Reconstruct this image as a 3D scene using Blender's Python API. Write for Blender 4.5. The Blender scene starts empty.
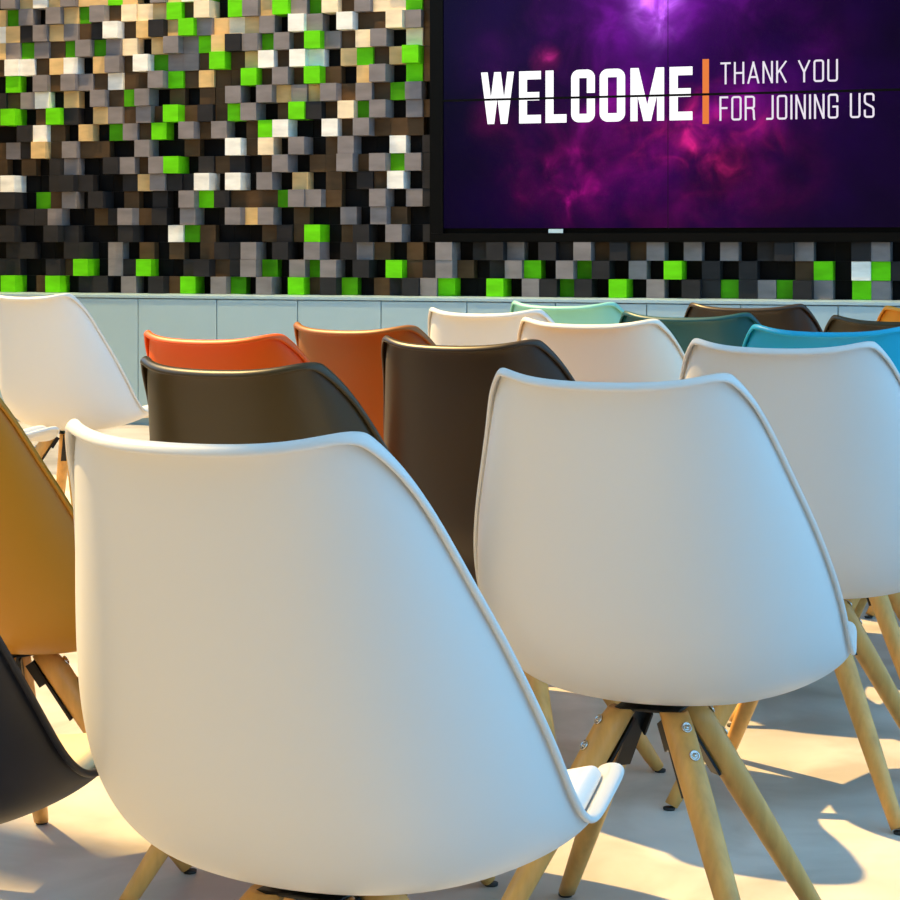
import bpy, bmesh, math, random
from mathutils import Vector, Matrix
random.seed(11)
C = bpy.context.scene.collection
F = 2085.0; TH = math.atan(756/2085.0); CT, ST = math.cos(TH), math.sin(TH)
HZ = 242.0; CAMZ = 1.0
PI = math.pi
# ---------- helpers ----------
def cam2w(X, Y):                      # camera-aligned plan coordinates -> room plan coordinates (back wall runs along x)
    return (X*CT - Y*ST, X*ST + Y*CT)
def wall_pt(px, py, yw):              # a point on a plane y=yw of the room, read off the photograph
    u = (px-450)/F; Y = yw/(ST*u+CT); X = u*Y
    return (X*CT - Y*ST, yw, CAMZ - (py-HZ)/F*Y)
def mat(name, col, rough=.5, noise=None, metallic=0, coat=0, bump=0, spec=.5, sss=0):
    m = bpy.data.materials.new(name); m.use_nodes = True
    nt = m.node_tree; b = nt.nodes['Principled BSDF']
    b.inputs['Base Color'].default_value = (*col, 1); b.inputs['Roughness'].default_value = rough
    b.inputs['Metallic'].default_value = metallic; b.inputs['Coat Weight'].default_value = coat
    b.inputs['Specular IOR Level'].default_value = spec
    if noise:
        scale, amt, stretch = noise
        tc = nt.nodes.new('ShaderNodeTexCoord'); mp = nt.nodes.new('ShaderNodeMapping')
        mp.inputs['Scale'].default_value = stretch
        n = nt.nodes.new('ShaderNodeTexNoise'); n.inputs['Scale'].default_value = scale; n.inputs['Detail'].default_value = 5
        nt.links.new(tc.outputs['Object'], mp.inputs[0]); nt.links.new(mp.outputs[0], n.inputs['Vector'])
        r = nt.nodes.new('ShaderNodeValToRGB')
        lo = [max(0, c*(1-amt)) for c in col]; hi = [min(1, c*(1+amt)) for c in col]
        r.color_ramp.elements[0].position = .3; r.color_ramp.elements[1].position = .7
        r.color_ramp.elements[0].color = (*lo, 1); r.color_ramp.elements[1].color = (*hi, 1)
        nt.links.new(n.outputs['Fac'], r.inputs[0]); nt.links.new(r.outputs[0], b.inputs['Base Color'])
        if bump:
            bp = nt.nodes.new('ShaderNodeBump'); bp.inputs['Strength'].default_value = bump; bp.inputs['Distance'].default_value = .01
            nt.links.new(n.outputs['Fac'], bp.inputs['Height']); nt.links.new(bp.outputs[0], b.inputs['Normal'])
    return m
def emis(name, col, s):
    m = bpy.data.materials.new(name); m.use_nodes = True; nt = m.node_tree
    b = nt.nodes['Principled BSDF']; b.inputs['Base Color'].default_value = (0, 0, 0, 1)
    b.inputs['Emission Color'].default_value = (*col, 1); b.inputs['Emission Strength'].default_value = s
    b.inputs['Roughness'].default_value = .4
    return m
def obj(name, bm_or_me, m=None, parent=None, smooth=False, linkobj=False):
    if isinstance(bm_or_me, bmesh.types.BMesh):
        me = bpy.data.meshes.new(name); bm_or_me.to_mesh(me); bm_or_me.free()
    else: me = bm_or_me
    if smooth:
        for p in me.polygons: p.use_smooth = True
    o = bpy.data.objects.new(name, me); C.objects.link(o)
    if m:
        if isinstance(m, (list, tuple)):
            for k in m: me.materials.append(k)
        elif linkobj:
            if not me.materials: me.materials.append(None)
            o.material_slots[0].link = 'OBJECT'; o.material_slots[0].material = m
        elif not me.materials: me.materials.append(m)
    if parent: o.parent = parent
    return o
def empty(name, loc, rz=0):
    o = bpy.data.objects.new(name, None); C.objects.link(o); o.location = loc; o.rotation_euler = (0, 0, rz)
    o.empty_display_size = .05
    return o
def tag(o, label=None, cat=None, group=None, kind=None):
    if label: o['label'] = label
    if cat: o['category'] = cat
    if group: o['group'] = group
    if kind: o['kind'] = kind
    return o
def box(bm, x0, x1, y0, y1, z0, z1, mi=0, bev=0):
    vs = [bm.verts.new(p) for p in ((x0,y0,z0),(x1,y0,z0),(x1,y1,z0),(x0,y1,z0),(x0,y0,z1),(x1,y0,z1),(x1,y1,z1),(x0,y1,z1))]
    fs = [bm.faces.new([vs[i] for i in f]) for f in ((0,3,2,1),(4,5,6,7),(0,1,5,4),(1,2,6,5),(2,3,7,6),(3,0,4,7))]
    for f in fs: f.material_index = mi
    if bev:
        es = list({e for f in fs for e in f.edges})
        bmesh.ops.bevel(bm, geom=es, offset=bev, segments=2, affect='EDGES', profile=.6, material=mi)
def boxobj(name, x0, x1, y0, y1, z0, z1, m, parent=None, bev=0):
    bm = bmesh.new(); box(bm, x0, x1, y0, y1, z0, z1, 0, bev); return obj(name, bm, m, parent)
def frame(d):
    d = Vector(d).normalized(); a = Vector((0,0,1)) if abs(d.z) < .9 else Vector((1,0,0))
    u = d.cross(a).normalized(); return u, d.cross(u).normalized(), d
def lathe(bm, p0, d, prof, n=24):      # prof: (distance along, radius)
    u, v, d = frame(d); p0 = Vector(p0); rings = []
    for t, r in prof:
        rings.append([bm.verts.new(p0 + d*t + (u*math.cos(2*PI*i/n) + v*math.sin(2*PI*i/n))*r) for i in range(n)])
    for a, b in zip(rings, rings[1:]):
        for i in range(n): bm.faces.new((a[i], a[(i+1)%n], b[(i+1)%n], b[i]))
    bm.faces.new(rings[0][::-1]); bm.faces.new(rings[-1])
    bmesh.ops.recalc_face_normals(bm, faces=bm.faces[:])
def baked(name, bm, mods):
    me = bpy.data.meshes.new(name); bm.to_mesh(me); bm.free()
    for p in me.polygons: p.use_smooth = True
    o = bpy.data.objects.new(name, me); C.objects.link(o)
    for typ, props in mods:
        md = o.modifiers.new(typ, typ)
        for k, v in props.items(): setattr(md, k, v)
    dg = bpy.context.evaluated_depsgraph_get(); dg.update()
    out = bpy.data.meshes.new_from_object(o.evaluated_get(dg)); out.name = name
    bpy.data.objects.remove(o); bpy.data.meshes.remove(me)
    for p in out.polygons: p.use_smooth = True
    out.materials.clear(); out.materials.append(None)
    return out

# ---------- materials ----------
def plastic(name, col, rough=.42): return mat(name, col, rough, spec=.32)
M = dict(
 white=plastic('white_plastic', (.70,.70,.70)),
 cream=plastic('cream_plastic', (.80,.74,.66)),
 mustard=plastic('mustard_plastic', (.42,.19,.012)),
 black=plastic('black_plastic', (.006,.008,.016), .5),
 taupe=plastic('dark_taupe_plastic', (.050,.034,.014), .36),
 brown=plastic('dark_brown_plastic', (.036,.021,.012), .36),
 rust=plastic('rust_brown_plastic', (.27,.09,.012)),
 orange=plastic('orange_plastic', (.78,.10,.004)),
 mint=plastic('mint_plastic', (.24,.58,.50)),
 teal=plastic('dark_teal_plastic', (.006,.07,.085)),
 blue=plastic('turquoise_blue_plastic', (.008,.38,.62)),
 amber=plastic('amber_plastic', (.80,.30,.02)),
 pad_w=mat('white_leatherette', (.80,.77,.74), .5),
 pad_d=mat('tan_leatherette', (.60,.46,.26), .5),
 wood=mat('beech_wood', (.68,.36,.095), .42, (9, .16, (6,6,.7)), spec=.4),
 steel=mat('black_steel', (.008,.008,.009), .38, metallic=.3),
 chrome=mat('bolt_metal', (.62,.60,.57), .25, metallic=1),
 rubber=mat('black_rubber', (.02,.02,.02), .7),
)
SKY = 2.25; SUN = 10.5; SUND = (-1.0, .75, 54); EXPO = 0.0
SPOTS = [(-5.4,3500),(-4.2,4500),(-2.8,150)]
# ---------- the chair ----------
ROWS = [  # centre (y,z), edge (y,z), half width
 ((.272,.384),(.246,.426),.178),
 ((.254,.403),(.228,.440),.205),
 ((.185,.399),(.180,.438),.219),
 ((.10,.381),(.118,.430),.230),
 ((.02,.366),(.066,.424),.240),
 ((-.06,.360),(.026,.434),.245),
 ((-.13,.371),(-.012,.466),.247),
 ((-.182,.409),(-.048,.516),.246),
 ((-.212,.468),(-.083,.572),.237),
 ((-.230,.545),(-.115,.634),.221),
 ((-.246,.63),(-.147,.693),.201),
 ((-.262,.718),(-.178,.755),.181),
 ((-.274,.782),(-.206,.806),.165),
 ((-.281,.814),(-.224,.836),.150)]
TS = [0,.22,.43,.62,.78,.91,1.0]
def shell_pt(r, t):
    (cy,cz),(ey,ez),w = ROWS[r]; w = w*1.03; s = 1 if t >= 0 else -1; a = min(abs(t),1)*PI/2
    k = .76
    x = w*math.sin(a)**k; b = 1-math.cos(a)**(2-k) if True else 0
    z = cz+(ez-cz)*b
    if r >= 12: z -= .012*max(0, (abs(t)-.62)/.38)**2*min(1,(r-11)/2)
    return Vector((s*x, cy+(ey-cy)*b, z))
def shell_mesh():
    bm = bmesh.new(); grid = []
    cols = [-t for t in TS[::-1]] + TS[1:]
    for r in range(len(ROWS)):
        line = []
        for t in cols: line.append(bm.verts.new(shell_pt(r, t)))
        grid.append(line)
    for a, b in zip(grid, grid[1:]):
        for i in range(len(a)-1): bm.faces.new((a[i], a[i+1], b[i+1], b[i]))
    # rolled rim: one loop round the whole edge, turned outward and then back
    nr, nc = len(grid), len(cols); loop = []
    for j in range(nc): loop.append((nr-1, j))
    for i in range(nr-2, 0, -1): loop.append((i, nc-1))
    for j in range(nc-1, -1, -1): loop.append((0, j))
    for i in range(1, nr-1): loop.append((i, 0))
    r1, r2 = [], []
    for i, j in loop:
        (cy,cz),(ey,ez),w = ROWS[i]; d = Vector((0, ey-cy, ez-cz)).normalized(); sg = 1 if cols[j] > 0 else -1
        t = abs(cols[j])
        if i in (0, nr-1): sd = .71 if t > .95 else (.42 if t > .85 else (.14 if t > .7 else 0))
        else: sd = 1 if 1 < i < nr-2 else .93
        en = math.sqrt(1-sd*sd)
        e1, e2 = (Vector((0,-.016,.007)), Vector((0,-.027,-.004))) if i > nr/2 else (Vector((0,.007,-.001)), Vector((0,.012,-.006)))
        s1, s2 = Vector((sg*.013,0,0)) + d*.002, Vector((sg*.016,0,0)) - d*.007
        p = grid[i][j].co
        r1.append(bm.verts.new(p + s1*sd + e1*en)); r2.append(bm.verts.new(p + s2*sd + e2*en))
    m_ = len(loop)
    for k in range(m_):
        n = (k+1) % m_; a, b = grid[loop[k][0]][loop[k][1]], grid[loop[n][0]][loop[n][1]]
        bm.faces.new((a, b, r1[n], r1[k])); bm.faces.new((r1[k], r1[n], r2[n], r2[k]))
    bmesh.ops.recalc_face_normals(bm, faces=bm.faces[:])
    bm.normal_update()
    # make normals face inward (up on the seat)
    f = min(bm.faces, key=lambda q: (q.calc_center_median()-Vector((0,.05,.4))).length)
    if f.normal.z < 0: bmesh.ops.reverse_faces(bm, faces=bm.faces[:])
    return baked('seat_shell', bm, [('SOLIDIFY', dict(thickness=.0075, offset=-1)), ('SUBSURF', dict(levels=3, render_levels=3))])
def cushion_mesh():
    bm = bmesh.new(); grid = []
    rows = [(1,.55,.80),(2,0,.83),(3,0,.85),(4,0,.86),(5,0,.85),(6,0,.80),(7,0,.70)]
    us = [-1,-.93,-.6,-.2,.2,.6,.93,1]
    def pt(r, frac, u, lim, lift):
        t = u*lim
        p = shell_pt(r, t).lerp(shell_pt(r+1, t), frac)
        q = Vector((0, -.02, .75))
        return p + (q-p).normalized()*lift
    top = [[bm.verts.new(pt(r, f, u, l, .026 if abs(u) < .99 and 0 < i < 6 else .018)) for u in us] for i,(r,f,l) in enumerate(rows)]
    bot = [[bm.verts.new(pt(r, f, u*1.0, l, .0015)) for u in us] for (r,f,l) in rows]
    n, m_ = len(rows), len(us)
    for i in range(n-1):
        for j in range(m_-1):
            bm.faces.new((top[i][j], top[i][j+1], top[i+1][j+1], top[i+1][j]))
            bm.faces.new((bot[i][j], bot[i+1][j], bot[i+1][j+1], bot[i][j+1]))
    per = [(0,j) for j in range(m_)] + [(i,m_-1) for i in range(1,n)] + [(n-1,j) for j in range(m_-2,-1,-1)] + [(i,0) for i in range(n-2,0,-1)]
    for (a,b),(c,d) in zip(per, per[1:]+per[:1]): bm.faces.new((top[a][b], bot[a][b], bot[c][d], top[c][d]))
    bmesh.ops.recalc_face_normals(bm, faces=bm.faces[:])
    return baked('seat_cushion', bm, [('SUBSURF', dict(levels=2, render_levels=2))])
LEGY = -.045                              # centre of the mounting under the seat
LT, LB, LZ = .060, .285, .345
def leg_axis(k):
    a = PI/4 + k*PI/2
    d = Vector((math.cos(a), math.sin(a), 0))
    top = Vector((0, LEGY, LZ)) + d*LT; bot = Vector((0, LEGY, 0)) + d*LB
    return top, bot, d
def leg_mesh(k):
    top, bot, d = leg_axis(k); bm = bmesh.new()
    D = bot-top; L = D.length
    D2 = D.normalized()
    lathe(bm, top-D2*.012, D2, [(0,.0205),(.04,.0205),(L*.35,.0195),(L*.7,.0165),(L*.94,.0135),(L+.004,.0125)], 24)
    for v in bm.verts:
        if v.co.z > LZ+.008: v.co.z = LZ+.008
        if v.co.z < .004: v.co.z = .004
    return obj_me('leg', bm)
def obj_me(name, bm):
    me = bpy.data.meshes.new(name); bm.to_mesh(me); bm.free()
    for p in me.polygons: p.use_smooth = len(p.vertices) == 4
    return me
def make_chair():
    root = empty('shell_chair', (0,0,0))
    obj('seat_shell', shell_mesh(), M['white'], root, linkobj=True)
    obj('seat_cushion', cushion_mesh(), M['pad_w'], root, linkobj=True)
    bm = bmesh.new()
    box(bm, -.046,.046, LEGY-.046,LEGY+.046, .3495,.3535, 0, .0015)
    for k in range(4):
        top, bot, d = leg_axis(k); D = (bot-top).normalized(); n = Vector((-d.y, d.x, 0))
        inn = D.cross(n).normalized()
        if inn.dot(d) > 0: inn = -inn
        o = top + inn*.0205
        # flat arm down the inner side of the leg, with a narrow return flange
        for a0, a1, w0, w1, t0, t1 in ((-.006,.105,-.012,.012,0,.004),(-.006,.035,-.012,-.009,0,.015)):
            vs = []
            for a in (a0, a1):
                for w, t in ((w0,t0),(w1,t0),(w1,t1),(w0,t1)):
                    vs.append(bm.verts.new(o + D*a + n*w + inn*t))
            for f in ((0,1,2,3),(7,6,5,4),(0,4,5,1),(1,5,6,2),(2,6,7,3),(3,7,4,0)): bm.faces.new([vs[i] for i in f])
    bmesh.ops.recalc_face_normals(bm, faces=bm.faces[:])
    obj('mounting_bracket', bm, M['steel'], root)
    for k in range(4):
        top, bot, d = leg_axis(k); D = (bot-top).normalized()
        lg = obj('leg', leg_mesh(k), M['wood'], root)
        n = Vector((-d.y, d.x, 0)); outn = D.cross(n).normalized()
        if outn.dot(d) < 0: outn = -outn
        for s in (.022, .062):
            bm = bmesh.new(); p = top + D*s + outn*.0195
            lathe(bm, p, outn, [(0,.0078),(.0022,.0078),(.0030,.0062),(.0014,.0054),(.0014,.0032),(.0036,.0026)], 14)
            obj('bolt', bm, M['chrome'], lg, smooth=True)
        bm = bmesh.new(); lathe(bm, bot+Vector((0,0,0)), (0,0,1), [(0,.0100),(.002,.0108),(.0045,.0108)], 16)
        obj('foot_glide', bm, M['rubber'], lg, smooth=True)
    return root
def copy_tree(o, parent=None):
    c = o.copy(); C.objects.link(c); c.parent = parent
    for ch in list(o.children): copy_tree(ch, c)
    return c
# each: pixel x of the middle of the back's top edge, pixel y of its dip, facing (degrees right of the camera axis), shell, cushion, label
TOPZ, TOPY = .815, -.292
CH = [
 (183,447,26,'white','pad_w','white shell chair nearest the camera, in front of all the others'),
 (601,385,22,'white','pad_w','white shell chair in the middle right foreground with its black bracket in view'),
 (776,350.5,22,'white','pad_w','white shell chair at the right, in front of the turquoise one'),
 (22,298,27,'white','pad_w','white shell chair standing alone at the far left before the pale cabinet'),
 (-130,365.5,44,'mustard','pad_w','mustard yellow shell chair cut by the left edge of the photo'),
 (-328,430,25,'black','pad_d','black shell chair at the bottom left corner, only its lower right side in view'),
 (208,372,32,'taupe','pad_d','dark taupe shell chair directly behind the nearest white chair, in front of the orange one'),
 (446,347.5,31,'brown','pad_d','dark brown shell chair between the two big white chairs, overlapping the rust brown one'),
 (197,341.5,31,'orange','pad_d','orange shell chair with a bright yellow lit rim behind the dark taupe one'),
 (339,332,37,'rust','pad_d','rust brown shell chair behind the dark brown one, left of the small white chair'),
 (476,315,29,'white','pad_w','small white shell chair beside the mint chair, against the cabinet'),
 (582,326,24,'cream','pad_w','cream white shell chair between the mint rim and the middle white chair'),
 (556,307.5,28,'mint','pad_w','pale mint shell chair of which only the top rim shows'),
 (680,319,24,'teal','pad_w','dark teal shell chair behind the right white chairs'),
 (742,309.5,22,'brown','pad_d','dark brown shell chair farthest back, above the dark teal one'),
 (826,334,20,'blue','pad_w','bright turquoise blue shell chair at the right edge behind a white one'),
 (899,323.5,20,'taupe','pad_d','dark taupe shell chair at the right edge behind the turquoise one'),
 (944,313,20,'amber','pad_d','orange shell chair at the far right edge, only a sliver of rim showing'),
 (-132,305,42,'white','pad_w','white shell chair beyond the left edge, only the tip of its seat showing'),
]
proto = make_chair()
for i, (px, py, psi, mk, pk, lab) in enumerate(CH):
    Y = F*(CAMZ-TOPZ)/(py-HZ); X = (px-450)/F*Y
    p = math.radians(psi)
    # back top centre sits at local (0, TOPY): facing dir = (sin p, cos p) in camera plan
    ox, oy = X - math.sin(p)*TOPY, Y - math.cos(p)*TOPY
    o = proto if i == 0 else copy_tree(proto)
    wx, wy = cam2w(ox, oy)
    o.location = (wx, wy, 0); o.rotation_euler = (0, 0, -p + TH)
    for ch in o.children:
        if ch.name.startswith('seat_shell'): ch.material_slots[0].material = M[mk]
        if ch.name.startswith('seat_cushion'): ch.material_slots[0].material = M[pk]
    tag(o, lab, 'chair', 'shell chairs set out in rows')
# ---------- the room ----------
YC, YB, YT = 10.1, 10.5, 10.40           # cabinet front, mosaic base, display front
XL, XR, YBK, ZC = -7.2, 3.6, -4.0, 10.4
floor_m = mat('polished_concrete', (.52,.50,.47), .38, (1.6, .22, (1,1,1)), bump=.02)
nt = floor_m.node_tree; N = nt.nodes; fb = N['Principled BSDF']
tcf = N.new('ShaderNodeTexCoord'); nf = N.new('ShaderNodeTexNoise'); nf.inputs['Scale'].default_value = 3.4; nf.inputs['Detail'].default_value = 6; nf.inputs['Distortion'].default_value = .8
nt.links.new(tcf.outputs['Object'], nf.inputs['Vector']); rf = N.new('ShaderNodeValToRGB')
rf.color_ramp.elements[0].position = .35; rf.color_ramp.elements[0].color = (.74,.70,.66,1); rf.color_ramp.elements[1].position = .6; rf.color_ramp.elements[1].color = (1.08,1.06,1.04,1)
nt.links.new(nf.outputs['Fac'], rf.inputs[0]); mx = N.new('ShaderNodeVectorMath'); mx.operation = 'MULTIPLY'
src = fb.inputs['Base Color'].links[0].from_socket
nt.links.new(src, mx.inputs[0]); nt.links.new(rf.outputs[0], mx.inputs[1]); nt.links.new(mx.outputs[0], fb.inputs['Base Color'])
wallw = mat('white_wall_paint', (.80,.80,.78), .8)
tag(boxobj('floor', XL-.2, XR+.2, YBK, YB+.3, -.1, 0, floor_m), kind='structure')
tag(boxobj('wall_back', XL-.2, XR+.2, YB+.037, YB+.25, 0, ZC, mat('dark_wall_paint', (.03,.03,.03), .8)), kind='structure')
tag(boxobj('ceiling', XL-.2, XR+.2, YBK, YB+.3, ZC, ZC+.1, wallw), kind='structure')
def glazed_wall(name, x0, x1, first, width, gap, yend, frame_m, zs, n0, paint):
    bm = bmesh.new()
    box(bm, x0, x1, YBK, YB, 0, zs)
    box(bm, x0, x1, YBK, YB, (ZC-.2), ZC)
    y = first; k = n0; last = YBK
    while y + width < yend:
        box(bm, x0, x1, last, y, zs, (ZC-.2))
        w = empty('window_%d' % k, ((x0+x1)/2, y+width/2, zs)); w['kind'] = 'structure'
        fb = bmesh.new(); t = .05; h = (ZC-.2)-zs
        for a in ((-width/2, -width/2+t, 0, h), (width/2-t, width/2, 0, h), (-width/2, width/2, 0, t), (-width/2, width/2, h-t, h)):
            box(fb, -.03, .03, a[0], a[1], a[2], a[3])
        obj('window_frame', fb, frame_m, w)
        last = y+width; y = last+gap; k += 1
    box(bm, x0, x1, last, YB, zs, (ZC-.2))
    tag(obj(name, bm, paint), kind='structure')
    return k
frm = mat('window_frame_white', (.7,.7,.7), .5)
k = glazed_wall('wall_left', XL-.2, XL, -3.6, 4.0, .15, 9.0, frm, 2.4, 1, mat('warm_bounce_ochre', (.60,.40,.16), .8))  # unseen wall; high windows admit the sun, ochre added to bounce warm light
glazed_wall('wall_right', XR, XR+.2, -3.2, 4.3, .2, YB-.1, frm, .1, k, wallw)

tag(boxobj('wall_front', XL-.2, XR+.2, YBK-.2, YBK, 0, ZC, mat('rear_bounce_ochre', (.42,.28,.10), .8)), kind='structure')  # unseen wall behind the camera, coloured ochre to throw warm light forward
# ---------- block mosaic ----------
GRID = [
 (50,50,50,74,50,61,73,50,41,41,50,32,50,44,61,73,50,33,81,50,34,50,74,61,44,81,50,61,41,44,33,72,50,50,74,50,33,43,81,43,50,74,50,32,50,43,41,81,41,31,81,44,31,50,71,31,50,50),
 (41,50,41,41,50,50,43,61,74,50,31,41,72,50,50,41,44,61,41,34,81,50,33,81,34,50,44,50,74,61,41,34,61,50,41,33,71,50,34,81,43,50,32,50,73,50,41,50,41,50,50,61,71,50,2,71,41,50),
 (50,50,50,41,41,50,50,41,41,50,31,50,61,50,61,50,61,41,41,34,50,44,50,34,50,41,31,61,50,61,50,34,50,41,44,31,50,44,41,34,61,43,61,32,50,31,50,31,50,41,43,31,50,50,42,32,50,50),
 (41,50,41,44,50,50,44,41,50,50,50,44,50,50,1,81,61,50,50,50,61,41,61,74,50,61,44,50,34,50,41,41,41,41,41,50,41,41,41,50,41,50,41,50,50,50,41,41,50,41,50,50,50,41,41,50,41,50),
 (41,50,50,41,41,41,32,50,50,61,41,34,61,42,50,33,50,50,34,21,33,50,61,50,50,31,50,33,61,50,50,50,41,50,50,41,50,41,41,50,50,50,41,50,50,41,41,50,50,41,50,50,41,50,50,50,50,50),
 (50,41,41,44,50,81,61,32,50,44,50,61,50,41,50,34,71,41,61,61,61,81,34,33,61,50,50,34,50,31,41,50,41,41,50,50,41,41,50,50,50,50,50,50,50,50,50,50,41,50,50,41,50,50,41,50,50,50),
 (41,50,50,4,50,50,41,44,41,50,50,41,21,33,42,41,4,50,4,50,34,50,21,50,61,50,41,61,3,50,41,50,50,50,50,50,41,41,50,50,41,41,41,50,50,50,41,50,50,50,50,50,41,50,50,41,41,41),
 (50,41,61,50,61,50,41,31,50,50,44,33,61,34,74,50,41,61,41,50,61,34,50,61,61,34,61,34,81,32,41,41,50,50,50,50,50,50,50,41,50,41,41,41,41,41,50,50,41,50,50,41,50,50,41,41,50,50),
 (41,50,61,31,41,23,61,32,61,61,50,50,33,50,50,61,50,50,4,61,13,50,34,50,61,33,50,50,1,50,41,50,41,41,41,41,50,41,41,50,50,50,50,50,50,41,50,50,50,50,50,41,41,50,50,50,50,50),
 (61,50,50,50,43,2,61,50,21,50,81,31,61,72,50,34,61,33,50,61,73,4,50,50,3,61,34,61,61,61,50,50,50,50,61,50,50,50,50,61,61,50,61,61,50,50,50,61,50,61,50,50,50,61,50,50,50,61),
 (61,50,61,74,50,61,73,41,50,21,31,61,32,61,74,61,42,61,72,34,50,61,74,43,61,13,81,34,50,31,61,50,50,50,61,61,61,61,61,61,50,50,50,50,50,61,50,50,50,61,50,50,61,50,61,61,61,61),
 (50,61,41,61,31,1,50,21,50,33,61,81,33,50,61,50,61,61,34,50,34,21,32,21,34,61,32,61,81,32,50,61,50,61,61,50,50,50,61,50,50,50,61,61,50,50,50,50,50,50,50,61,50,61,50,61,61,61),
 (50,50,50,71,50,32,61,33,31,61,1,61,61,34,71,61,21,61,61,74,61,34,61,74,61,50,21,34,50,71,61,61,50,50,61,61,50,50,61,50,50,50,50,50,50,61,61,50,61,50,61,50,50,50,50,50,50,50),
 (50,50,61,2,1,61,21,1,50,21,33,61,4,81,31,31,61,74,61,21,3,61,3,1,50,21,71,61,21,74,61,50,61,50,50,50,61,61,50,50,61,61,50,61,61,50,50,50,61,61,61,61,50,50,50,50,61,61),
 (61,50,21,31,81,31,61,81,33,81,32,11,50,22,34,31,71,23,44,33,81,33,61,74,31,61,12,33,50,11,61,50,50,61,50,50,61,50,50,50,61,50,50,50,50,50,50,61,50,50,50,50,61,50,61,61,50,61),
 (50,61,1,21,41,32,21,31,61,42,4,61,22,44,21,74,32,21,11,21,32,50,4,32,50,4,61,61,14,32,61,50,61,61,61,50,61,61,61,50,50,50,50,61,61,50,50,61,61,50,61,61,50,61,50,50,61,50),
 (50,50,21,81,32,50,33,21,81,33,61,12,11,21,72,61,14,50,72,33,21,74,32,81,13,61,33,11,11,71,61,50,50,50,50,61,61,50,61,50,50,50,61,50,50,50,61,50,50,50,50,61,50,61,50,50,50,50),
 (61,61,50,34,21,2,21,33,21,21,71,21,50,33,21,2,81,50,31,50,21,61,61,61,50,50,50,50,50,50,50,50,61,50,61,61,61,50,50,50,61,61,61,50,61,50,61,61,50,61,61,50,50,50,50,50,50,50),
]
PT = .0953; S0 = -6.804635; Z0 = .712; PZ = .0958
LV = [.0,.04,.06,.08,.10]
bcol = {'W':(.80,.79,.75),'C':(.80,.66,.46),'T':(.62,.43,.20),'S':(.20,.18,.185),'d':(.022,.021,.023),'k':(.003,.003,.004),
        'b':(.075,.046,.024),'G':(.13,.60,.004),'g':(.06,.30,.003)}
keys = ['W','C','T','S','d','k','b','G','g']; mats = []
for q in keys:
    mats.append(mat('block_%s' % {'W':'whitewash','C':'pale_wood','T':'tan_wood','S':'grey_stain','d':'charcoal','k':'black','b':'walnut','G':'green','g':'deep_green'}[q],
                    bcol[q], .6, (7, .16, (1,1,3)), spec=.12))
random.seed(5)
bm = bmesh.new()
TVX0 = wall_pt(430, 200, YB)[0]; TVC = 30
lev_depth = lambda c, l: LV[l] + (.012 if c == 'k' else .012)
for r in range(26):
    for i in range(-4, 108):
        if r >= 3 and TVC < i < TVC+39 and r < 20: continue
        if r < 18 and 0 <= i < 58: c, l = keys[GRID[r][i]//10], GRID[r][i]%10
        else:
            c = random.choice('WTSSSGbdkCkS' if r > 8 else 'Skdkdbkg'); l = random.choice((0,1,2,3,4))
        if r == 17 and 22 < i <= TVC: c, l = random.choice('SSTGCW'), random.choice((1,2,3))
        x0 = S0 + i*PT; z0 = Z0 + r*PZ; g = .0006
        d = LV[l] + random.uniform(.006, .014)
        if keys[0] and c in 'kbg': d -= .03 if c == 'k' else .018
        box(bm, x0+g, x0+PT-g, YB-d, YB+.035, z0+g, z0+PZ-g, keys.index(c))
tag(obj('wood_block_panel', bm, mats), 'mosaic wall cladding of protruding grey, black, white, tan and green wooden cubes', 'wall panel')

# ---------- low cabinet ----------
cabm = mat('pale_blue_white_laminate', (.33,.48,.55), .35)
cab = empty('low_cabinet', (-2.5, YC+.2, 0))
tag(cab, 'long low pale blue white handleless cabinet running under the block mosaic', 'cabinet')
def part(name, x0, x1, y0, y1, z0, z1, m, parent, bev=0):
    o = boxobj(name, x0, x1, y0, y1, z0, z1, m, None, bev); l = parent.location
    o.data.transform(Matrix.Translation(-Vector(l))); o.parent = parent; return o
seams = [wall_pt(p, 300, YC)[0] for p in (138,216,296,379,465,554,647,740,838)]
pit = (seams[-1]-seams[0])/8; xs = [seams[0]+(k)*pit for k in range(-3, 17)]
part('cabinet_body', xs[0], xs[-1], YC+.022, YB-.001, .07, .692, cabm, cab)
part('plinth', xs[0], xs[-1], YC+.06, YB-.02, 0, .07, cabm, cab)
part('worktop', xs[0]-.01, xs[-1]+.01, YC-.006, YB-.001, .695, .711, cabm, cab, .002)
for a, b in zip(xs, xs[1:]): part('door', a+.0025, b-.0025, YC, YC+.02, .075, .690, cabm, cab, .0015)

# ---------- video wall ----------
tv = empty('video_display', (-2.6, YB-.01, 1.0))
tag(tv, 'large tiled video wall showing a purple nebula with welcome text, on the block mosaic', 'screen')
blk = mat('black_bezel', (.002,.002,.002), .45, spec=.08)
xl = wall_pt(430, 200, YT)[0]; xs0 = wall_pt(443.5, 200, YT)[0]; xm = wall_pt(668, 180, YT)[0]
zb = wall_pt(550, 229, YT)[2]; zs = wall_pt(700, 94.5, YT)[2]; ph = zs-zb; pw = xm-xs0
zbot = Z0+3*PZ+.002
part('surround', xl, xs0+3*pw+.08, YT-.004, YB-.001, zbot, zbot+.045, blk, tv)
part('surround', xl, xs0-.002, YT-.004, YB-.001, zbot+.0455, zb+2*ph+.05, blk, tv)
part('surround', xs0+3*pw+.002, xs0+3*pw+.08, YT-.004, YB-.001, zbot+.0455, zb+2*ph+.05, blk, tv)
part('housing', xs0-.001, xs0+3*pw+.001, YT+.03, YB-.12*0-.001, zbot+.0455, zb+2*ph+.04, blk, tv)
nb = bpy.data.materials.new('nebula_screen'); nb.use_nodes = True; nt = nb.node_tree; N = nt.nodes; Lk = nt.links
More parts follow.
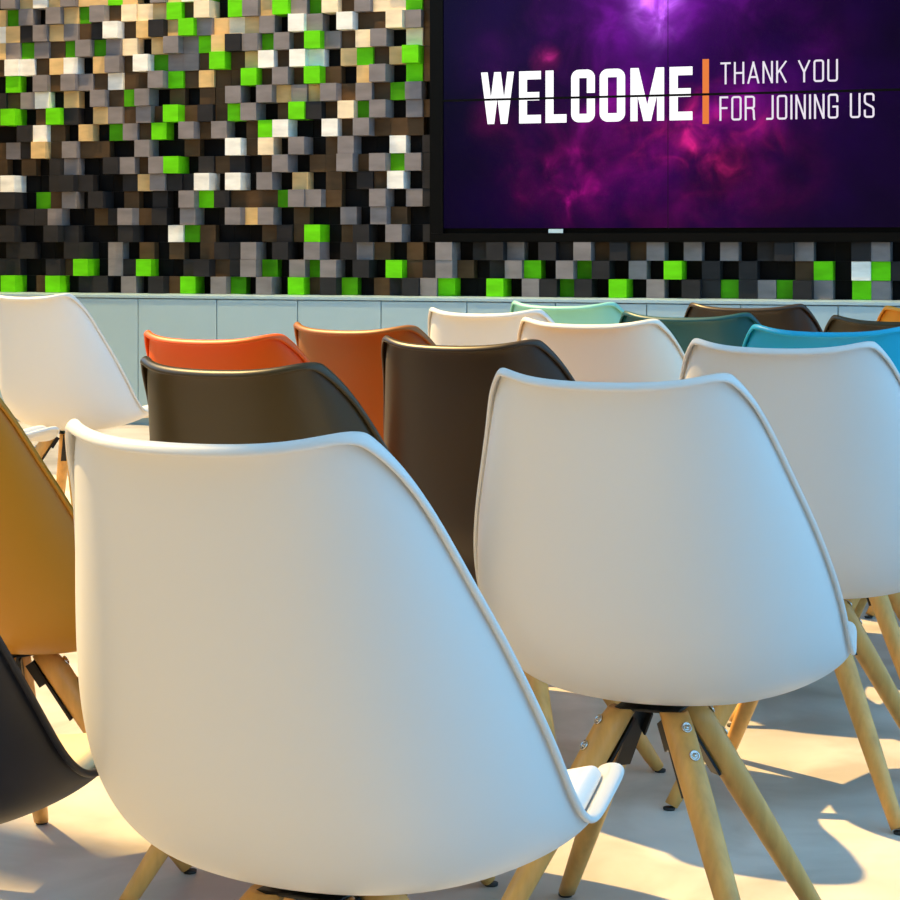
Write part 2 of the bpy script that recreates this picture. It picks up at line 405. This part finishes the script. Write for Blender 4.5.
b = N['Principled BSDF']; b.inputs['Base Color'].default_value = (.001,.001,.002,1); b.inputs['Roughness'].default_value = .2; b.inputs['Specular IOR Level'].default_value = .07
tc = N.new('ShaderNodeNewGeometry')
def noise(scale, det, off, dist=0):
    mp = N.new('ShaderNodeMapping'); mp.inputs['Location'].default_value = off; mp.inputs['Scale'].default_value = (1,.01,1)
    Lk.new(tc.outputs['Position'], mp.inputs[0]); n = N.new('ShaderNodeTexNoise')
    n.inputs['Scale'].default_value = scale; n.inputs['Detail'].default_value = det; n.inputs['Distortion'].default_value = dist
    Lk.new(mp.outputs[0], n.inputs['Vector']); return n.outputs['Fac']
def math_(op, a, b_=None, c=None):
    m = N.new('ShaderNodeMath'); m.operation = op
    for i, v in enumerate((a, b_, c)):
        if v is None: continue
        if isinstance(v, (int, float)): m.inputs[i].default_value = v
        else: Lk.new(v, m.inputs[i])
    return m.outputs[0]
def blob(px, py, rad, sx=1, sz=1):     # soft cloud around a point of the picture shown on the screen
    x, y, z = wall_pt(px, py, YT)
    mp = N.new('ShaderNodeMapping'); mp.inputs['Location'].default_value = (-x*sx, 0, -z*sz); mp.inputs['Scale'].default_value = (sx, 0, sz)
    Lk.new(tc.outputs['Position'], mp.inputs[0]); v = N.new('ShaderNodeVectorMath'); v.operation = 'LENGTH'
    Lk.new(mp.outputs[0], v.inputs[0])
    mr = N.new('ShaderNodeMapRange'); mr.interpolation_type = 'SMOOTHSTEP'
    mr.inputs['From Min'].default_value = 0; mr.inputs['From Max'].default_value = rad; mr.inputs['To Min'].default_value = 1; mr.inputs['To Max'].default_value = 0
    Lk.new(v.outputs['Value'], mr.inputs[0]); return mr.outputs[0]
def colscale(col, fac):
    m = N.new('ShaderNodeVectorMath'); m.operation = 'SCALE'; m.inputs[0].default_value = col; Lk.new(fac, m.inputs['Scale']); return m.outputs[0]
def addv(a, b_):
    m = N.new('ShaderNodeVectorMath'); m.operation = 'ADD'; Lk.new(a, m.inputs[0]); Lk.new(b_, m.inputs[1]); return m.outputs[0]
n1 = noise(3.2, 8, (3,0,1), .4); n2 = noise(6.5, 9, (7,0,4), .6); n3 = noise(1.7, 4, (1,0,9), .3)
cl1 = math_('POWER', math_('MULTIPLY', n1, 1.72), 5.0); cl2 = math_('POWER', math_('MULTIPLY', n2, 1.68), 6.5); cl3 = math_('POWER', math_('MULTIPLY', n3, 1.8), 2.0)
tot = None
for col, fac in (
   ((.014,.000,.050), math_('MULTIPLY', cl3, blob(690,60,1.6,.9,1.0))),
   ((.15,.008,.28), math_('MULTIPLY', math_('ADD', cl1, .5), blob(655,-30,.62,.9,.9))),
   ((.34,.10,.55), math_('MULTIPLY', math_('ADD', cl2, .2), blob(655,-30,.42,1.6,.8))),
   ((.055,.001,.075), math_('MULTIPLY', cl1, blob(660,60,.95,.8,1))),
   ((.26,.006,.06), math_('MULTIPLY', cl2, blob(700,140,.42,.8,1.2))),
   ((.10,.001,.04), math_('MULTIPLY', cl1, blob(660,165,.75,.7,1.3))),
   ((.36,.012,.14), math_('MULTIPLY', math_('ADD', cl2, .15), blob(545,60,.11,1,1))),
   ((.13,.002,.05), math_('MULTIPLY', cl1, blob(520,130,.34,1,1))),
   ((.10,.001,.045), math_('MULTIPLY', cl2, blob(560,180,.35,.9,1.2))),
   ((.0015,.000,.010), math_('ADD', n3, .6))):
    v = colscale(col, fac); tot = v if tot is None else addv(tot, v)
Lk.new(tot, b.inputs['Emission Color']); b.inputs['Emission Strength'].default_value = 1.0
for c in range(3):
    for r in range(2):
        part('display_panel', xs0+c*pw+.0012, xs0+(c+1)*pw-.0012, YT, YT+.028, zb+r*ph+.005, zb+(r+1)*ph-.005, nb, tv, 0)
# lettering, drawn on the screen surface with strokes
white_e = emis('text_white', (1,1,1), 1.25); orange_e = emis('text_orange', (.85,.20,.03), .95); thin_e = emis('text_soft_white', (.85,.78,.88), 1.0)
def arc(cx, cz, rx, rz, a0, a1, n=6): return [(cx+rx*math.cos(math.radians(a0+(a1-a0)*i/n)), cz+rz*math.sin(math.radians(a0+(a1-a0)*i/n))) for i in range(n+1)]
def strokes(ch, W, r=.24, h=1):
    q = r*W*1.0; rz = r*W
    if True:
        O = arc(q,1-rz,q,rz,180,90)+arc(W-q,1-rz,q,rz,90,0)+arc(W-q,rz,q,rz,0,-90)+arc(q,rz,q,rz,270,180)
        if ch == 'O': return [O+[O[0]]]
        if ch == 'C': return [[(W,.66)]+arc(W-q,1-rz,q,rz,0,90)+arc(q,1-rz,q,rz,90,180)+arc(q,rz,q,rz,180,270)+arc(W-q,rz,q,rz,-90,0)+[(W,.34)]]
        if ch == 'G': return [[(W,.72)]+arc(W-q,1-rz,q,rz,0,90)+arc(q,1-rz,q,rz,90,180)+arc(q,rz,q,rz,180,270)+arc(W-q,rz,q,rz,-90,0)+[(W,.48),(W*.55,.48)]]
        if ch == 'U': return [[(0,1)]+arc(q,rz,q,rz,180,270)+arc(W-q,rz,q,rz,-90,0)+[(W,1)]]
        if ch == 'J': return [[(W,1)]+arc(W-q,rz,q,rz,0,-90)+[(0,0)]]
        if ch == 'S': return [[(W,.74)]+arc(W-q,1-rz,q,rz,0,90)+arc(q,1-rz,q,rz,90,180)+[(0,.66),(W*.12,.58),(W*.88,.42),(W,.34)]+arc(W-q,rz,q,rz,0,-90)+arc(q,rz,q,rz,270,180)+[(0,.27)]]
        if ch == 'R': return [[(0,0),(0,1)]+arc(W-q,1-rz,q,rz,90,0)+arc(W-q,.5+rz,q,rz,0,-90)+[(0,.5)],[(W*.75,.5),(W*.95,.40),(W,.05),(W*1.03,0)]]
        return {'W':[[(0,1),(W*.25,0)],[(W*.25,0),(W*.5,1)],[(W*.5,1),(W*.75,0)],[(W*.75,0),(W,1)]],'E':[[(W,1),(0,1),(0,0),(W,0)],[(0,.52),(W*.88,.52)]],'L':[[(0,1),(0,0),(W,0)]],
         'M':[[(0,0),(0,1)],[(W*.03,1),(W*.5,0)],[(W*.5,0),(W*.97,1)],[(W,1),(W,0)]],'T':[[(0,1),(W,1)],[(W/2,1),(W/2,0)]],'H':[[(0,0),(0,1)],[(W,0),(W,1)],[(0,.5),(W,.5)]],
         'A':[[(0,0),(W/2,1)],[(W/2,1),(W,0)],[(W*.2,.28),(W*.8,.28)]],'N':[[(0,0),(0,1)],[(0,1),(W,0)],[(W,0),(W,1)]],'K':[[(0,0),(0,1)],[(W,1),(0,.42)],[(W*.3,.58),(W,0)]],
         'Y':[[(0,1),(W/2,.45),(W,1)],[(W/2,.45),(W/2,0)]],'F':[[(W,1),(0,1),(0,0)],[(0,.52),(W*.9,.52)]],'I':[[(0,0),(0,1)]]}[ch]
def text_bm(word, px0, px1, pyb0, pyt0, widths, t, gap):
    # widths: glyph widths relative to height; the line is fitted between two photo pixels on the screen plane
    x0, _, z0 = wall_pt(px0, pyb0, YT); x1 = wall_pt(px1, pyb0, YT)[0]; z1 = wall_pt(px0, pyt0, YT)[2]
    H = z1-z0; th = t*H; bm = bmesh.new()
    total = sum(widths[c] for c in word) + gap*(len(word)-1); sc = (x1-x0)/total; x = x0
    lay = 0
    for c in word:
        w = widths[c]*sc
        if c != ' ':
            Wc = max(w-th, 1e-4)/ (H-th)
            if c == 'I': Wc = 0
            for st in strokes(c, Wc):
                if c in 'WMN' and len(st) == 2 and abs(st[0][0]-st[1][0]) > 1e-4:   # slanted bar cut level at both ends
                    (ax, az), (bx_, bz) = st; lay += 1; yo = YT-.0008-.00004*(lay%4)
                    ex, ez = abs(bx_-ax)*(H-th), H; hw = th/2*math.hypot(ex, ez)/ez*(.84 if c == 'W' else .9)
                    q = [(x+th/2+ax*(H-th)-hw, z0+az*H), (x+th/2+ax*(H-th)+hw, z0+az*H), (x+th/2+bx_*(H-th)+hw, z0+bz*H), (x+th/2+bx_*(H-th)-hw, z0+bz*H)]
                    bm.faces.new([bm.verts.new((a_, yo, b2)) for a_, b2 in q]); continue
                pts = [Vector((x+th/2+p[0]*(H-th), z0+th/2+p[1]*(H-th))) for p in st]
                closed = (pts[0]-pts[-1]).length < 1e-6
                if closed: pts = pts[:-1]
                n = len(pts); L_, R_ = [], []
                for i in range(n):
                    pr = pts[i-1] if (i > 0 or closed) else None; nx = pts[(i+1)%n] if (i < n-1 or closed) else None
                    d0 = (pts[i]-pr).normalized() if pr is not None else None; d1 = (nx-pts[i]).normalized() if nx is not None else None
                    d0 = d0 or d1; d1 = d1 or d0
                    n0 = Vector((-d0.y, d0.x)); n1_ = Vector((-d1.y, d1.x)); mm = (n0+n1_)
                    mm = mm.normalized() if mm.length > 1e-6 else n0
                    k_ = th/2/max(mm.dot(n0), .42)*(.86 if c in 'WM' else 1)
                    pt = pts[i]
                    if not closed and i == 0: pt = pt - d1*th/2 if c not in 'KAE' or True else pt
                    if not closed and i == n-1: pt = pt + d0*th/2
                    L_.append(pt+mm*k_); R_.append(pt-mm*k_)
                lay += 1; yo = YT-.0008-.00004*(lay%4)
                clampz = lambda v: Vector((v.x, min(max(v.y, z0), z0+H)))
                vl = [bm.verts.new((clampz(v).x, yo, clampz(v).y)) for v in L_]; vr = [bm.verts.new((clampz(v).x, yo, clampz(v).y)) for v in R_]
                for i in range(n if closed else n-1):
                    j = (i+1)%n
                    try: bm.faces.new((vl[i], vr[i], vr[j], vl[j]))
                    except ValueError: pass
        x += w + gap*sc
    bmesh.ops.recalc_face_normals(bm, faces=bm.faces[:])
    return bm
def addtext(bm, m, label):
    o = obj('screen_text', bm, m); o.data.transform(Matrix.Translation(-tv.location)); o.parent = tv; o['label'] = label; return o
wb = dict(W=.68,E=.43,L=.41,C=.46,O=.49,M=.66)
addtext(text_bm('WELCOME', 480.5, 692.5, 124.3, 72.6, wb, .16, .09), white_e, 'bold white lettering reading WELCOME')
wt = {c:.42 for c in 'THANKYOUFRJGS'}; wt.update({'I':.07,' ':.20,'J':.30,'A':.48,'Y':.48,'E':.35,'F':.36,'M':.5})
addtext(text_bm('THANK YOU', 720.5, 838, 84.5, 62.5, wt, .085, .13), thin_e, 'thin white lettering reading THANK YOU')
addtext(text_bm('FOR JOINING US', 719.5, 874.5, 120.8, 96.5, wt, .08, .13), thin_e, 'thin white lettering reading FOR JOINING US')
bm = bmesh.new(); a = wall_pt(702.5, 124, YT); c_ = wall_pt(709, 59, YT); box(bm, a[0], c_[0], YT-.001, YT-.0005, a[2], c_[2])
addtext(bm, orange_e, 'orange vertical bar')
# bezels between the tiles
part('bezel', xs0, xs0+3*pw, YT-.0025, YT+.02, zs-.006, zs+.006, blk, tv)
for c in (1, 2): part('bezel', xs0+c*pw-.0012, xs0+c*pw+.0012, YT-.002, YT+.02, zb, zb+2*ph, blk, tv)
a = wall_pt(548.5, 233, YT-.005); c_ = wall_pt(563, 229, YT-.005)
o = part('glint_strip', a[0], c_[0], YT-.0055, YT-.0042, a[2], c_[2]+.0, mat('pale_glint', (.45,.6,.7), .3), tv)  # pale sliver drawn in for a bluish glint on the lower bezel

# ---------- lights ----------
w = bpy.data.worlds.new('World'); bpy.context.scene.world = w; w.use_nodes = True
w.node_tree.nodes['Background'].inputs[0].default_value = (.31,.65,1,1); w.node_tree.nodes['Background'].inputs[1].default_value = SKY
def sun_dir(Xc, Yc, el):   # towards the sun, in camera plan coordinates
    x, y = cam2w(Xc, Yc); n = math.hypot(x, y); e = math.radians(el)
    return Vector((x/n*math.cos(e), y/n*math.cos(e), math.sin(e)))
L = bpy.data.lights.new('sun', 'SUN'); L.energy = SUN; L.angle = math.radians(.8); L.color = (1,.66,.24)
so = bpy.data.objects.new('sun', L); C.objects.link(so); so.rotation_euler = (-sun_dir(*SUND)).to_track_quat('-Z', 'Y').to_euler()
lamp_m = mat('lamp_housing_white', (.7,.7,.7), .5); glow = emis('lamp_lens', (1,.82,.55), 6)
def spot(x, y, tx, ty, tz, e, size, blend=.8, col=(1,.70,.34)):
    r = empty('ceiling_spotlight', (x, y, ZC))
    tag(r, 'round ceiling spotlight aimed at the block mosaic', 'spotlight', 'ceiling spotlights')
    bm = bmesh.new(); lathe(bm, (0,0,-.001), (0,0,-1), [(0,.05),(.02,.05),(.02,.012),(.06,.012)], 20); obj('mount', bm, lamp_m, r)
    d = (Vector((tx,ty,tz))-Vector((x,y,ZC-.10))).normalized()
    bm = bmesh.new(); lathe(bm, Vector((0,0,-.10))-d*.05, d, [(0,.03),(.01,.045),(.12,.05)], 20); obj('lamp_head', bm, lamp_m, r)
    bm = bmesh.new(); lathe(bm, Vector((0,0,-.10))+d*.0702, d, [(0,.043),(.003,.043)], 20); obj('lens', bm, glow, r)
    l = bpy.data.lights.new('spot', 'SPOT'); l.energy = e; l.color = col; l.spot_size = math.radians(size); l.spot_blend = blend; l.shadow_soft_size = .05
    o = bpy.data.objects.new('spot', l); C.objects.link(o); o.location = Vector((x,y,ZC-.10))+d*.09; o.rotation_euler = d.to_track_quat('-Z', 'Y').to_euler()
for x, e in SPOTS: spot(x, 8.6, x, YB, 2.5, e, 60)

# ---------- camera ----------
cd = bpy.data.cameras.new('camera'); co = bpy.data.objects.new('camera', cd); C.objects.link(co)
co.location = (0, 0, CAMZ); co.rotation_euler = (PI/2, 0, TH)
cd.sensor_width = 36; cd.sensor_fit = 'HORIZONTAL'; cd.lens = F*36/900; cd.shift_y = -(450-HZ)/900; cd.clip_start = .05
sc = bpy.context.scene; sc.camera = co
sc.view_settings.view_transform = 'Standard'; sc.view_settings.look = 'None'; sc.view_settings.gamma = 1
sc.view_settings.exposure = EXPO
